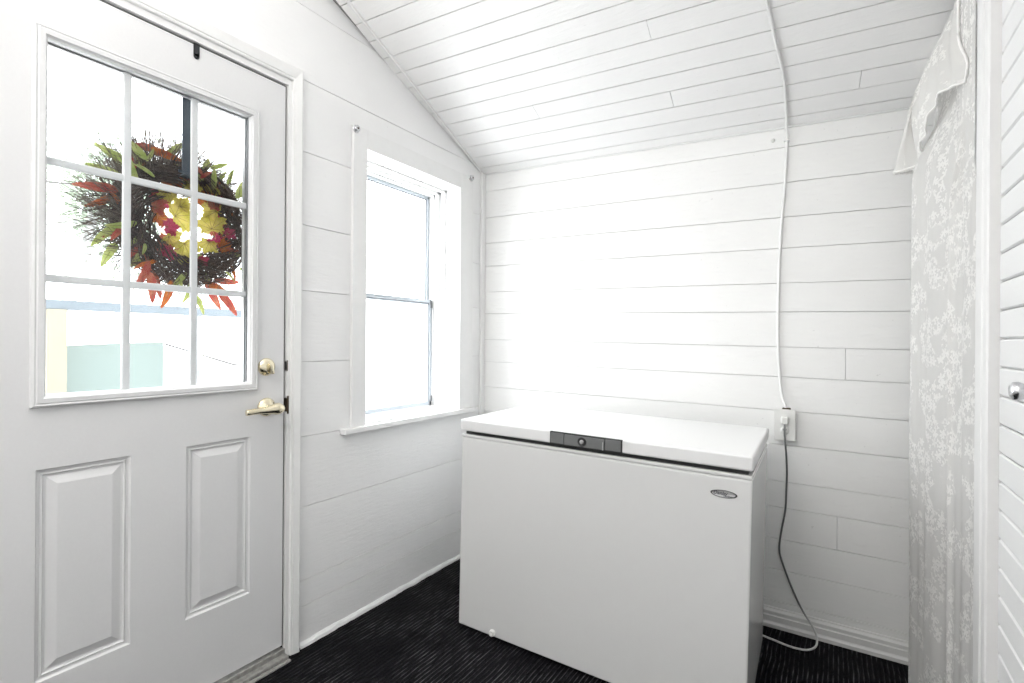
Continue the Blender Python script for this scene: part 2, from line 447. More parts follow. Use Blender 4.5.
# moulded frame round the glass
bm = NB()
fp = [(0, 0), (.002, .010), (.006, .013), (.010, .011), (.013, .013), (.024, .013), (.026, .008), (.0295, .006), (.031, -.001), (.031, -.014)]
frame_profile(bm, LY0 - .27, LY1 - .27, LZ0 - .07, LZ1 - .07, fp); struct('glazing_frame', bm, M_door, dr)
bm = NB(); frame_profile(bm, LY0 - .27, LY1 - .27, LZ0 - .07, LZ1 - .07, [(x_, -.044 - h) for x_, h in fp[:-1]] + [(.031, -.03)]); struct('outer_glazing_frame', bm, M_door, dr)
bm = NB()
for y in (.590, .770): box(bm, D(y - .0105, 1.05, -.026), D(y + .0105, 1.97, -.014), .004)
for z in (1.3575, 1.664): box(bm, D(.40, z - .0105, -.025), D(.94, z + .0105, -.015), .004)
struct('glazing_bars', bm, M_door, dr)
bm = NB(); box(bm, D(.40, 1.04, -.0275), D(.94, 1.97, -.0265)); box(bm, D(.40, 1.04, -.0115), D(.94, 1.97, -.0105)); struct('pane', bm, M_glass, dr)
bm = NB()
box(bm, D(.9345, 1.055, -.012), D(.939, 1.97, -.009)); struct('pane_spacer', bm, M_alud, dr)
# deadbolt with thumb turn
XM = rotM((0, 1, 0), (0, 0, 1), (1, 0, 0))
bm = NB(); lathe(bm, [(0, .016), (.014, .016), (.022, .013), (.030, .006), (.032, .002), (.032, 0), (0, 0)], Matrix.Translation(D(1.003, 1.103)) @ XM, 28)
db = struct('deadbolt', bm, M_brass, dr, smooth=True)
bm = NB(); box(bm, (.012, -.005, -.022), (.038, .005, .016), .004, 3)
bmesh.ops.transform(bm, matrix=Matrix.Translation(D(1.005, 1.100)) @ Matrix.Rotation(R(12), 4, 'X'), verts=bm.verts); struct('thumb_turn', bm, M_brass, db, smooth=True)
# lever handle
bm = NB(); lathe(bm, [(0, .020), (.012, .020), (.018, .014), (.028, .010), (.033, .003), (.033, 0), (0, 0)], Matrix.Translation(D(1.004, .960)) @ XM, 28)
hr = struct('door_handle', bm, M_brass, dr, smooth=True)
bm = NB()
lathe(bm, [(.010, .0), (.010, .030), (.014, .034), (.016, .046), (.012, .054), (0, .056)], Matrix.Translation(D(1.004, .960, .012)) @ XM, 20)
pts = catmull([D(1.036, .955, .052), D(1.020, .957, .056), D(1.000, .958, .058), D(.970, .956, .056), D(.940, .956, .054), D(.912, .955, .055), D(.902, .955, .055)], 5)
rr = [.0105 + .0105 * math.exp(-((i / (len(pts) - 1) - .25) / .2) ** 2) for i in range(len(pts))]; rr[0] = .003; rr[1] = .008; rr[-1] = .005
tube(bm, pts, rr, 12); struct('lever', bm, M_brass, hr, smooth=True)
# weatherstrip gap, frame, casing, threshold
bm = NB()
box(bm, (XL - .05, 1.0712, .03), (XL - .012, 1.0785, 2.14)); box(bm, (XL - .05, .2625, 2.1335), (XL - .012, 1.0785, 2.141)); box(bm, (XL - .05, .262, .03), (XL - .012, .269, 2.14))
struct('trim_5', bm, M_weather)
bm = NB()
def casing(bm, y0, y1, z0, z1, prof, d=1):
    """three-sided casing with mitred corners, profile (outward distance, height)"""
    rows = []
    for o, h in prof:
        rows.append([bm.verts.new((XL + h, y, z)) for y, z in ((y1 + o, z0), (y1 + o, z1 + o * d), (y0 - o, z1 + o * d), (y0 - o, z0))])
    for a, b in zip(rows, rows[1:]):
        for k in range(3): bm.faces.new((a[k], a[k + 1], b[k + 1], b[k]))
casing(bm, .262, 1.0775, .03, 2.1405, [(0, -.06), (0, .003), (.014, .003), (.015, .012), (.018, .014), (.021, .012), (.023, .015), (.046, .020), (.050, .018), (.052, .0)], 1.45)
struct('trim_6', bm, M_trim)
bm = NB(); box(bm, (XL - .10, .262, .0), (XL + .004, 1.078, .062), .002); box(bm, (XL + .002, .262, .0), (XL + .030, 1.078, .046), .004); box(bm, (XL + .03, .262, .0), (XL + .045, 1.078, .036), .004)
struct('trim_7', bm, M_sillm)
bm = NB(); box(bm, (XL - .01, 1.0775, .925), (XL + .0045, 1.0885, .995), .0045, 3); box(bm, (XL - .012, 1.0765, .935), (XL + .006, 1.0795, .985), .001)
st = struct('strike_plate', bm, M_bronze, dr); st.parent = None; 
tag(st, 'dark bronze strike plate on the door frame beside the brass lever handle', 'strike plate'); st['kind'] = ''; del st['kind']
bm = NB(); box(bm, (XL - .01, 1.0775, 1.085), (XL + .004, 1.082, 1.125), .0015)
tag(obj('strike_plate', bm, M_bronze), 'thin dark strike plate on the door frame level with the round deadbolt', 'strike plate')

# ------------------------------------------------------------------ wreath hanger over the top of the door
hg = empty('wreath_hanger', Matrix.Translation((DX, .765, 2.132)))
tag(hg, 'narrow black metal over-door hanger hooked over the top of the glazed door', 'hanger')
bm = NB(); pts2 = [(.0035, -.043), (.0035, .0035), (-.0475, .0035), (-.0475, -.13)]
box(bm, (.0008, -.0085, -.036), (.0035, .0085, .004)); box(bm, (-.0475, -.0085, .0008), (.0035, .0085, .0035)); 
lathe(bm, [(0, .0027), (.0085, .0027), (.0085, 0)], Matrix.Translation((.0008, 0, -.036)) @ XM, 16)
obj('hook', bm, M_black, hg)
bm = NB(); box(bm, (-.0475, -.019, -.40), (-.0448, .017, .0035)); box(bm, (-.085, -.012, -.405), (-.0448, .012, -.400)); box(bm, (-.088, -.012, -.405), (-.085, .012, -.37))
obj('strap', bm, M_strap, hg)

# ------------------------------------------------------------------ wreath hanging outside the door glass
WC = Vector((-1.835, .795, 1.582))
wh = empty('autumn_wreath', Matrix.Translation(WC)); tag(wh, 'twig wreath with yellow and red maple leaves hanging outside the door glass', 'wreath')
rnd = random.Random(3)
def ringpt(a, r, x): return Vector((x, -math.cos(a) * r, math.sin(a) * r))   # a=0 points to -y (left in view)
bm = NB()
for i in range(400):
    a0 = rnd.uniform(0, 2 * math.pi); L = rnd.uniform(1.2, 3.2); pr = rnd.uniform(0, 2 * math.pi); rm = .057 * math.sqrt(rnd.random())
    pts = []
    for k in range(13):
        a = a0 + L * k / 12; ph = pr + 1.8 * (a - a0)
        pts.append(ringpt(a, .152 + rm * math.cos(ph) + rnd.uniform(-.002, .002), rm * math.sin(ph) * 1.1))
    tube(bm, pts, rnd.uniform(.0009, .0024), 4, False)
obj('twig_ring', bm, M_twig, wh)
for nm, mat, cnt, sd in (('twig_spray', M_twig, 560, 1), ('twig_spray', M_twig2, 760, 2)):
    bm = NB(); rn = random.Random(sd)
    for i in range(cnt):
        a = rn.gauss(.9, 1.0) if rn.random() < .62 else rn.uniform(0, 2 * math.pi)
        left = max(0, math.cos(a)) ; up = max(0, math.sin(a)); rightlow = max(0, -math.cos(a))
        reach = .12 + .075 * left + .045 * up - .05 * rightlow
        p = ringpt(a, rn.uniform(.15, .19), rn.uniform(-.05, .045))
        tan = ringpt(a + math.pi / 2, 1, 0); rad = ringpt(a, 1, 0)
        sgn = 1 if rn.random() < .75 else -1
        d = (rad * rn.uniform(.35, 1.0) + tan * sgn * rn.uniform(.2, .9) + Vector((rn.uniform(-.25, .25), 0, 0))).normalized()
        L = reach * rn.uniform(.35, 1.0); pts = [p]; curl = Vector([rn.uniform(-.35, .35) for _ in range(3)])
        curl.x *= .4
        for k in range(5): pts.append(pts[-1] + (d + curl * (k / 5)).normalized() * L / 5)
        for q in pts: q.x = min(max(q.x, -.09), .072)
        tube(bm, pts, [.0012, .0011, .001, .0009, .0007, .0004], 3, False)
        if rn.random() < .5:
            s = pts[3]; e = (d + Vector([rn.uniform(-.6, .6) for _ in range(3)])).normalized()
            e.x *= .3; tube(bm, [s, s + e * .018, s + e * .034], [.0008, .0006, .0004], 3, False)
    obj(nm, bm, mat, wh)

MAPLE = [(0, 1.0), (.10, .80), (.22, .78), (.20, .62), (.36, .66), (.42, .52), (.62, .55), (.80, .42), (.68, .32), (.74, .16), (.55, .14), (.48, .02), (.56, -.22), (.40, -.18), (.22, -.26), (.06, -.16), (0, -.10)]
def leaf(name, pos, size, nrm, up, mat, shape='maple', curl=.25):
    bm = NB()
    out = MAPLE + [(-x, y) for x, y in MAPLE[-2:0:-1]]
    if shape == 'oval':
        out = [(.24 * math.sin(t) * (1 - .35 * math.cos(t)) , math.cos(t)) for t in [2 * math.pi * k / 16 for k in range(16)]]
    n = nrm.normalized(); v = (up - n * up.dot(n)).normalized(); u = v.cross(n)
    def P(x, y): 
        h = -curl * (x * x + .5 * y * y) + .05 * abs(x)
        return pos + (u * x + v * y + n * h) * size
    c = bm.verts.new(P(0, .18)); mid = [bm.verts.new(P(x * .5, .18 + (y - .18) * .5)) for x, y in out]; ov = [bm.verts.new(P(x, y)) for x, y in out]
    m = len(out)
    for k in range(m):
        bm.faces.new((c, mid[k], mid[(k + 1) % m])); bm.faces.new((mid[k], ov[k], ov[(k + 1) % m], mid[(k + 1) % m]))
    tube(bm, [P(0, -.1), P(.05, -.4), P(.03, -.6)], [.0011, .0009, .0007], 4, False)
    nv = len(bm.faces)
    ends = [(0, .92), (.38, .60), (-.38, .60), (.70, .38), (-.70, .38), (.46, -.16), (-.46, -.16)] if shape == 'maple' else [(0, .92)]
    for ex, ey in ends:
        tube(bm, [P(0, -.05) + n * .0006, P(ex * .5, -.05 + (ey + .05) * .5) + n * .0010, P(ex, ey) + n * .0006], [.0007, .0005, .0003], 3, False)
    bm.faces.ensure_lookup_table()
    for f_ in bm.faces[nv:]: f_.material_index = 1
    o = obj(name, bm, [mat, M_vein], wh); return o
# (y, z) relative to the wreath centre, size, up-angle (deg, 0 = up, + = towards the right), material, layer
LV = [(-.042, .020, .062, 75, 'Y', .045), (-.030, .052, .040, 30, 'Y', .05), (-.020, -.070, .052, 160, 'Y', .055), (-.062, -.052, .040, 120, 'Y', .045), (.066, .000, .056, -15, 'Y', .05), (.062, -.048, .040, 200, 'Y', .04), (.078, .062, .045, -70, 'Y', .05),
      (-.088, .058, .042, 40, 'M', .03), (-.100, .010, .040, 90, 'O', .045), (-.078, -.065, .040, 110, 'R', .035), (-.070, -.022, .034, 80, 'M', .05), (.098, .030, .036, -80, 'M', .04), (.104, -.008, .036, -40, 'R', .03), (.092, -.055, .038, -10, 'M', .04),
      (.030, .112, .038, 180, 'O', .05), (-.008, .118, .036, 30, 'Y', .06), (.058, .118, .036, 10, 'Y', .055), (-.048, .112, .036, -10, 'O', .045), (.010, .150, .034, -30, 'G', .06), (-.074, .095, .038, 160, 'Y', .05), (.07, .098, .034, 120, 'M', .045),
      (-.022, .145, .032, 60, 'O', .05), (.028, -.104, .034, 150, 'G', .045)]
OV = [(-.250, .060, .055, -95, 'R'), (-.225, .030, .05, -130, 'O'), (-.105, .225, .055, 70, 'R'), (-.075, .205, .05, 95, 'O'), (-.040, .245, .045, 40, 'G'), (-.165, .205, .05, -40, 'G'), (-.205, .165, .055, -60, 'G'), (-.230, .120, .045, -80, 'G'), (-.180, .130, .05, -20, 'G'),
      (-.235, -.080, .045, -140, 'G'), (-.215, -.125, .05, -160, 'G'), (-.195, -.045, .045, -110, 'G'), (-.140, -.190, .05, -165, 'R'), (-.115, -.225, .05, 175, 'R'), (-.060, -.240, .05, 190, 'O'), (-.090, -.205, .05, 160, 'R'),
      (.010, -.225, .045, 185, 'G'), (.035, -.255, .045, 170, 'G'), (.085, -.230, .055, 150, 'R'), (.120, -.255, .055, 140, 'R'), (.100, -.205, .05, 120, 'O'), (.140, -.175, .05, 100, 'R'), (.185, .120, .05, 10, 'R'), (.160, .160, .045, 25, 'G'), (.200, -.130, .045, 80, 'G'), (.205, -.05, .04, 95, 'R'), (-.13, .17, .05, -20, 'G'),(.06,.225,.04,20,'G'),(-.005,.215,.045,60,'G')]
rl = random.Random(5)
for i in range(34):
    a = rl.gauss(.5, 1.3) if i % 3 else rl.uniform(0, 6.28); rr_ = rl.uniform(.175, .245) - .03 * max(0, -math.cos(a))
    OV.append((-math.cos(a) * rr_, math.sin(a) * rr_, rl.uniform(.022, .036), math.degrees(math.atan2(-math.cos(a), math.sin(a))) + rl.uniform(-50, 50), rl.choice('GGGRO')))
for i in range(16):
    a = rl.uniform(0, 6.28); LV.append((-math.cos(a) * .112, math.sin(a) * .118, rl.uniform(.024, .034), rl.uniform(0, 360), rl.choice('ROMYR'), rl.uniform(.04, .065)))
MT = dict(Y=M_leafY, G=M_leafG, R=M_leafR, O=M_leafO, M=M_leafM)
WN = dict(Y='yellow', G='yellow green', R='red', O='orange', M='magenta')
for y, z, s, a, k, x in LV:
    n = Vector((1, rnd.uniform(-.6, .3), rnd.uniform(-.35, .35))); up = Vector((0, math.sin(R(a)), math.cos(R(a))))
    leaf('maple_leaf', Vector((x - .015, y, z)), s * 1.18, n, up, MT[k])['label'] = WN[k] + ' maple leaf'
for y, z, s, a, k in OV:
    n = Vector((1, rnd.uniform(-.8, .4), rnd.uniform(-.6, .6))); up = Vector((rnd.uniform(-.3, .3), math.sin(R(a)), math.cos(R(a))))
    leaf('narrow_leaf', Vector((rnd.uniform(.0, .065), y, z)), s * 1.0, n, up, MT[k], 'oval', .5)['label'] = WN[k] + ' leaf'

# ------------------------------------------------------------------ window
w = empty('window_1', Matrix.Translation((XL, 1.75, .845))); w['kind'] = 'structure'
def Wp(x, y, z): return (x - XL, y - 1.75, z - .845)
bm = NB()
box(bm, Wp(XL, 1.362, .838), Wp(XL + .018, 1.434, 2.100), .002); box(bm, Wp(XL, 2.064, .838), Wp(XL + .018, 2.172, 2.100), .002)
box(bm, Wp(XL, 1.434, 2.018), Wp(XL + .0175, 2.064, 2.100), .002)
struct('casing', bm, M_trim, w)
bm = NB(); box(bm, Wp(XL - .20, 1.430, 2.018), Wp(XL + .002, 2.068, 2.03)); box(bm, Wp(XL - .20, 2.064, .84), Wp(XL + .002, 2.075, 2.03)); box(bm, Wp(XL - .20, 1.422, .84), Wp(XL + .002, 1.434, 2.03))
# stops
for dx, t in ((.085, .010), (.125, .018)):
    box(bm, Wp(XL - dx - .025, 2.064 - t, .84), Wp(XL - dx, 2.066, 2.02), .002); box(bm, Wp(XL - dx - .025, 1.432, .84), Wp(XL - dx, 1.434 + t, 2.02), .002); box(bm, Wp(XL - dx - .025, 1.432, 2.018 - t), Wp(XL - dx, 2.066, 2.022), .002)
struct('jamb', bm, M_trim, w)
bm = NB(); box(bm, Wp(XL - .20, 1.432, .815), Wp(XL + .002, 2.066, .845), .002); box(bm, Wp(XL - .002, 1.315, .813), Wp(XL + .036, 2.190, .838), .005, 3)
struct('sill', bm, M_trim, w)
GX = XL - .185
def sash(nm, z0, z1, x, fw=.016):
    bm = NB(); y0_, y1_ = 1.452, 2.044
    box(bm, Wp(x - .012, y0_, z0), Wp(x + .008, y0_ + fw, z1), .002); box(bm, Wp(x - .012, y1_ - fw, z0), Wp(x + .008, y1_, z1), .002)
    box(bm, Wp(x - .012, y0_, z0), Wp(x + .008, y1_, z0 + fw * 1.4), .002); box(bm, Wp(x - .012, y0_, z1 - fw), Wp(x + .008, y1_, z1), .002)
    s = struct(nm, bm, M_alu, w)
    bm = NB(); box(bm, Wp(x - .004, y0_ + fw * .5, z0 + fw * .5), Wp(x - .002, y1_ - fw * .5, z1 - fw * .5)); struct('pane', bm, M_glass, s)
    bm = NB(); box(bm, Wp(x - .004, y1_ - fw - .004, z0 + fw), Wp(x + .002, y1_ - fw + .001, z1 - fw)); box(bm, Wp(x - .004, y0_ + fw, z1 - fw - .004), Wp(x + .002, y1_ - fw, z1 - fw + .001)); struct('glazing_seal', bm, M_alud, s)
sash('lower_sash', .848, 1.425, GX + .012); sash('upper_sash', 1.400, 1.995, GX - .012)
bm = NB(); box(bm, Wp(GX + .015, 2.030, 1.38), Wp(GX + .026, 2.043, 1.42), .002); box(bm, Wp(GX + .015, 2.030, .87), Wp(GX + .028, 2.043, .90), .002); struct('latch', bm, M_alud, w)
bm = NB(); box(bm, Wp(GX - .03, 2.044, .845), Wp(GX + .03, 2.066, 2.02)); box(bm, Wp(GX - .03, 1.432, .845), Wp(GX + .03, 1.452, 2.02)); box(bm, Wp(GX - .03, 1.432, 1.995), Wp(GX + .03, 2.066, 2.02)); struct('outer_frame', bm, M_trim, w)

# curtain rod brackets on the casing corners
for y, z, lb in ((1.372, 2.082, 'round metal curtain rod bracket at the upper left corner of the window casing'), (2.150, 2.094, 'round metal curtain rod bracket at the upper right corner of the window casing')):
    r = empty('curtain_bracket', Matrix.Translation((XL + .018, y, z))); tag(r, lb, 'bracket', 'curtain rod brackets on the window casing')
    bm = NB(); lathe(bm, [(0, .003), (.015, .003), (.016, 0)], XM, 18); lathe(bm, [(.011, .003), (.0115, .007), (.013, .009), (.013, .012), (.010, .014), (0, .0145)], XM, 18); obj('rosette', bm, M_chrome, r, smooth=True)
    bm = NB(); lathe(bm, [(.004, .0140), (.004, .016), (0, .0162)], XM, 12); obj('screw', bm, M_bronze, r, smooth=True)

# ------------------------------------------------------------------ chest freezer
tilt = .0165
FM = Matrix.Translation((-1.297, 1.59, floor_z(-1.297) + .002)) @ Matrix.Rotation(R(1.9), 4, 'Z') @ Matrix.Rotation(tilt, 4, 'Y')
fz = empty('chest_freezer', FM); tag(fz, 'large white chest freezer with grey lid handle standing on the black carpet', 'freezer')
FW, FD = 1.078, .585
bm = NB(); box(bm, (0, .004, .014), (FW, FD - .01, .783), .006, 3); box(bm, (.003, .008, .780), (FW - .003, FD - .012, .7855)); box(bm, (.0, .003, .785), (FW, FD - .01, .797), .003, 2)
obj('body', bm, M_freezer, fz)
bm = NB(); box(bm, (.012, .016, .796), (FW - .012, FD - .012, .8135), .002); obj('gasket', bm, M_gasket, fz)
bm = NB(); box(bm, (-.003, -.006, .812), (FW + .003, FD, .858), .007, 4); lid = obj('lid', bm, M_lid, fz, smooth=False)
bm = NB(); box(bm, (.12, FD - .004, .70), (.20, FD + .012, .84), .003); obj('hinge', bm, M_plastic, fz)
bm = NB(); box(bm, (FW - .20, FD - .004, .70), (FW - .12, FD + .012, .84), .003); obj('hinge', bm, M_plastic, fz)
# grey handle with lock set in the lid edge
u0, u1 = .408, .681
bm = NB(); box(bm, (u0, -.0085, .8125), (u1, .0, .8575), .0015)
hd = obj('handle', bm, M_greyd, fz)
bm = NB(); box(bm, (u0 + .004, -.0105, .816), (u0 + .056, -.007, .853), .0012); obj('side_panel', bm, M_grey, hd)
bm = NB(); box(bm, (u1 - .060, -.0105, .816), (u1 - .005, -.007, .853), .0012); obj('side_panel', bm, M_grey, hd)
bm = NB(); box(bm, (u0 + .059, -.0115, .815), (u1 - .063, -.007, .852), .0012); obj('grip', bm, M_grey, hd)
FX_ = rotM((1, 0, 0), (0, 0, 1), (0, -1, 0))
bm = NB(); lathe(bm, [(.016, .0), (.016, .0035), (.0135, .0045), (.012, .002), (.0, .002)], Matrix.Translation((.536, -.0115, .834)) @ FX_, 24); lk = obj('lock', bm, M_greyd, hd, smooth=True)
bm = NB(); lathe(bm, [(.0075, .0), (.007, .004), (0, .0045)], Matrix.Translation((.536, -.0135, .834)) @ FX_, 20); obj('keyhole', bm, M_greyl, lk, smooth=True)
bm = NB(); box(bm, (u1 - .070, -.0125, .814), (u1 - .066, -.0105, .842), .0006); obj('indicator_strip', bm, M_greyl, hd)
# oval badge
def text_obj(name, s, size, mat, parent, M, shear=.2, ext=.0004):
    cu = bpy.data.curves.new(name, 'FONT'); cu.body = s; cu.size = size; cu.align_x = 'CENTER'; cu.align_y = 'CENTER'; cu.shear = shear; cu.extrude = ext; cu.offset = size * .012
    tmp = bpy.data.objects.new('tmp', cu); COL.objects.link(tmp); bpy.context.view_layer.update()
    me = bpy.data.meshes.new_from_object(tmp.evaluated_get(bpy.context.evaluated_depsgraph_get())); bpy.data.objects.remove(tmp)
    me.materials.clear(); me.materials.append(mat); o = bpy.data.objects.new(name, me); COL.objects.link(o); o.parent = parent; o.matrix_local = M; return o
bm = NB(); OVL = Matrix.Translation((1.000, .004, .731)) @ FX_ @ Matrix.Diagonal((1, .30, 1, 1))
lathe(bm, [(0, .0018), (.0335, .0018), (.0345, .003), (.037, .003), (.039, .0)], OVL, 40)
bg = obj('badge', bm, M_badge, fz, smooth=False)
bm = NB(); lathe(bm, [(.0335, .002), (.0345, .0034), (.037, .0034), (.0385, .001)], OVL, 40); obj('badge_rim', bm, M_greyd, bg)
text_obj('badge_lettering', 'Danby', .0155, M_ink, bg, Matrix.Translation((.990, .0018, .7325)) @ FX_)
text_obj('badge_lettering', 'Designer', .0070, M_ink, bg, Matrix.Translation((1.012, .0018, .7255)) @ FX_, .3)
# drain plug and feet
bm = NB(); lathe(bm, [(0, .006), (.006, .006), (.0065, .012), (.0105, .012), (.0125, .008), (.013, 0)], Matrix.Translation((.169, .004, .031)) @ FX_, 20); dp = obj('drain_plug', bm, M_plastic, fz, smooth=True)
for fx in (.06, FW - .06):
    for fy in (.06, FD - .07):
        bm = NB(); lathe(bm, [(0, 0), (.02, 0), (.02, .012), (.014, .015)], Matrix.Translation((fx, fy, 0)), 14); obj('foot', bm, M_gasket, fz, smooth=True)
# its power cord: plugged in at the outlet, down the wall, looping on the floor and behind the body
def toF(p): return FM.inverted() @ Vector(p)
def bwp(x, z, d): return Vector((x, yb(x), z)) + BWN * d
cp = [bwp(-.180, .868, .064), bwp(-.180, .845, .066), bwp(-.179, .81, .058), bwp(-.174, .74, .030), bwp(-.171, .66, .018), bwp(-.173, .58, .014), bwp(-.176, .50, .012), bwp(-.190, .41, .012), bwp(-.197, .335, .012), bwp(-.186, .28, .014), bwp(-.150, .18, .014), bwp(-.112, .10, .018), bwp(-.072, .045, .038),
      (-.058, 2.335, .014), (-.062, 2.295, .005), (-.085, 2.260, .003), (-.115, 2.247, .003), (-.150, 2.246, .003), (-.200, 2.255, .004), (-.255, 2.266, .006), (-.33, 2.30, .01)]
def cord_mat():  # floor end painted lighter and wall run darker, standing in for lighting
    t = NT('grey cord sheath with painted shading'); s = t.n('ShaderNodeSeparateXYZ', Vector=t.n('ShaderNodeNewGeometry').outputs['Position'])
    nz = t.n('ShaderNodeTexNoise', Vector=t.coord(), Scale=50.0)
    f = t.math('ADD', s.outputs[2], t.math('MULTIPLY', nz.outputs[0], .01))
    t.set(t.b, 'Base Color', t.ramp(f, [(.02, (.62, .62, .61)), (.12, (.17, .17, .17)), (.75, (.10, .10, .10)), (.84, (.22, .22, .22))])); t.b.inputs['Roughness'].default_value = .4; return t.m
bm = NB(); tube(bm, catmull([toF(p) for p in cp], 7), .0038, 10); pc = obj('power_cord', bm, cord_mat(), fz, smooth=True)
OM = rotM(tuple(BWD), (0, 0, 1), tuple(BWN), tuple(bwp(-.180, .862, 0)))
bm = NB(); box(bm, (-.013, .004, .043), (.013, .036, .066), .005, 3); bmesh.ops.transform(bm, matrix=FM.inverted() @ OM, verts=bm.verts); obj('plug', bm, M_plastic, pc, smooth=False)

# ------------------------------------------------------------------ wall outlet (surface box)
ou = empty('wall_outlet', OM); tag(ou, 'white surface mounted wall outlet with freezer plug in its upper socket', 'outlet')
bm = NB(); box(bm, (-.033, -.062, 0), (.033, .060, .036), .003); obj('outlet_box', bm, M_plastic, ou)
bm = NB(); box(bm, (-.039, -.066, .036), (.039, .064, .041), .003); fp_ = obj('face_plate', bm, M_plastic, ou)
for zc in (-.024, .020):
    bm = NB(); lathe(bm, [(.0165, .041), (.0160, .0435), (0, .0435)], Matrix.Translation((0, zc, 0)), 22); so = obj('socket', bm, M_plastic, fp_)
    bm = NB(); box(bm, (-.007, zc + .000, .043), (-.005, zc + .009, .0442)); box(bm, (.005, zc + .001, .043), (.0068, zc + .008, .0442)); lathe(bm, [(.0028, .0442), (0, .0443)], Matrix.Translation((0, zc - .008, 0)), 10); obj('socket_slots', bm, M_ink, so)
bm = NB(); lathe(bm, [(.0035, .041), (.003, .0425), (0, .0428)], Matrix.Translation((0, -.002, 0)), 12); obj('screw', bm, M_chrome, fp_)
bm = NB(); box(bm, (-.010, .059, .012), (.022, .069, .030), .003, 2); lathe(bm, [(.006, .030), (.006, .036), (0, .036)], Matrix.Translation((.014, .064, 0)), 10); obj('cable_clamp', bm, M_bronze, ou)

# white supply cable down ceiling and wall
def cep(u_y, x, d=.008):
    y = u_y; P0 = Vector((x, y, 0)); z = EAVE.z - ((P0 - EAVE).dot(CN) + EAVE.z * CN.z) / CN.z
    return Vector((x, y, z)) + CN * d
# solve ceiling height at (x, y)
def ceil_z(x, y): return EAVE.z - (CN.x * (x - EAVE.x) + CN.y * (y - EAVE.y)) / CN.z
def cpt(x, y, d=.006): return Vector((x, y, ceil_z(x, y))) + CN * d
pts = [cpt(-.245, 1.45), cpt(-.222, 1.62), cpt(-.198, 1.823), cpt(-.186, 1.975), cpt(-.174, 2.10), cpt(-.172, 2.20), cpt(-.176, 2.30), cpt(-.180, 2.365, .012), bwp(-.179, 2.06, .008), bwp(-.181, 1.98, .006), bwp(-.187, 1.85, .006), bwp(-.196, 1.72, .006), bwp(-.204, 1.56, .006), bwp(-.207, 1.40, .006), bwp(-.207, 1.20, .006), bwp(-.200, 1.06, .007), bwp(-.190, .975, .012), bwp(-.180, .945, .020), bwp(-.176, .928, .022)]
bm = NB(); tube(bm, catmull(pts, 7), .0052, 10)
cb = obj('white_cable', bm, M_cable, smooth=True); tag(cb, 'white electrical cable running down the ceiling and back wall to the outlet', 'cable')
for P, dr_ in ((bwp(-.180, 2.055, .003), 0), ):
    bm = NB(); box(bm, (-.010, -.003, -.002), (.010, .003, .012), .001); bmesh.ops.transform(bm, matrix=rotM(tuple(BWD), (0, 0, 1), tuple(BWN), tuple(P)), verts=bm.verts); obj('cable_staple', bm, M_cable, cb)
bm = NB(); lathe(bm, [(.0075, .0), (.0075, .006), (.005, .010), (0, .011)], rotM(tuple(BWD), (0, 0, 1), tuple(BWN), tuple(bwp(-.231, 2.066, 0))), 14)
tag(obj('wall_hook', bm, M_plastic, smooth=True), 'tiny white painted knob on the back wall beside the cable', 'hook')

# ------------------------------------------------------------------ knob on the right wall
kn = empty('coat_knob', Matrix.Translation((RX, 1.215, 1.119))); tag(kn, 'small brushed metal knob fixed to the narrow boards of the right wall', 'knob')
KX = rotM((0, 0, 1), (0, 1, 0), (-1, 0, 0))
bm = NB(); lathe(bm, [(0, .004), (.014, .004), (.016, 0)], KX, 20); obj('base', bm, M_chrome, kn, smooth=True)
bm = NB(); lathe(bm, [(.006, .003), (.006, .018), (.013, .024), (.0165, .032), (.0155, .039), (.010, .043), (0, .044)], KX, 24); obj('knob', bm, M_chrome, kn, smooth=True)

# ------------------------------------------------------------------ lace curtain and valance
def cloth(name, P, nu, nv, mat, parent=None, uvs=(1, 1)):
    bm = NB(); uvl = bm.loops.layers.uv.new('UVMap'); g = [[bm.verts.new(P(i / nu, j / nv)) for i in range(nu + 1)] for j in range(nv + 1)]
    for j in range(nv):
        for i in range(nu):
            f = bm.faces.new((g[j][i], g[j][i + 1], g[j + 1][i + 1], g[j + 1][i])); f.smooth = True
            for lp, (a, b) in zip(f.loops, ((i, j), (i + 1, j), (i + 1, j + 1), (i, j + 1))): lp[uvl].uv = (a / nu * uvs[0], b / nv * uvs[1])
    return obj(name, bm, mat, parent, smooth=True)
plan = catmull([(.288, 1.615, 0), (.276, 1.65, 0), (.268, 1.69, 0), (.262, 1.725, 0), (.247, 1.745, 0), (.250, 1.762, 0), (.262, 1.79, 0), (.250, 1.84, 0), (.228, 1.90, 0), (.222, 1.95, 0), (.214, 2.01, 0), (.203, 2.07, 0), (.204, 2.11, 0), (.220, 2.15, 0), (.255, 2.19, 0), (.262, 2.24, 0), (.245, 2.29, 0), (.262, 2.33, 0)], 8)
def curtainP(s, t):
    i = s * (len(plan) - 1); k = min(int(i), len(plan) - 2); p = plan[k].lerp(plan[k + 1], i - k)
    z = -.0 + 2.19 * t
    rip = .0015 * math.sin(s * 95 + 1.2 * math.sin(z * 2.1)) + .004 * noise.noise(Vector((s * 9, z * 1.6, 0)))
    x = p.x + rip + .004
    q = max(0, (z - (1.42 + .31 * min(1, s * 1.8))) / .28); q = q * q * (3 - 2 * q) if q < 1 else 1
    x = x * (1 - q) + (.290 + .002 * math.sin(s * 120)) * q
    y = p.y + .006 * noise.noise(Vector((s * 7, z * 1.3, 5)))
    y = y * (1 - q * .3) + q * .3 * (1.86 + .42 * s)
    return Vector((x, y, max(z, floor_z(.25) + .004)))
cu = cloth('lace_curtain', curtainP, 220, 90, M_lace, None, (1.0, 2.19)); tag(cu, 'sheer white floral lace curtain hanging in the opening on the right', 'curtain')
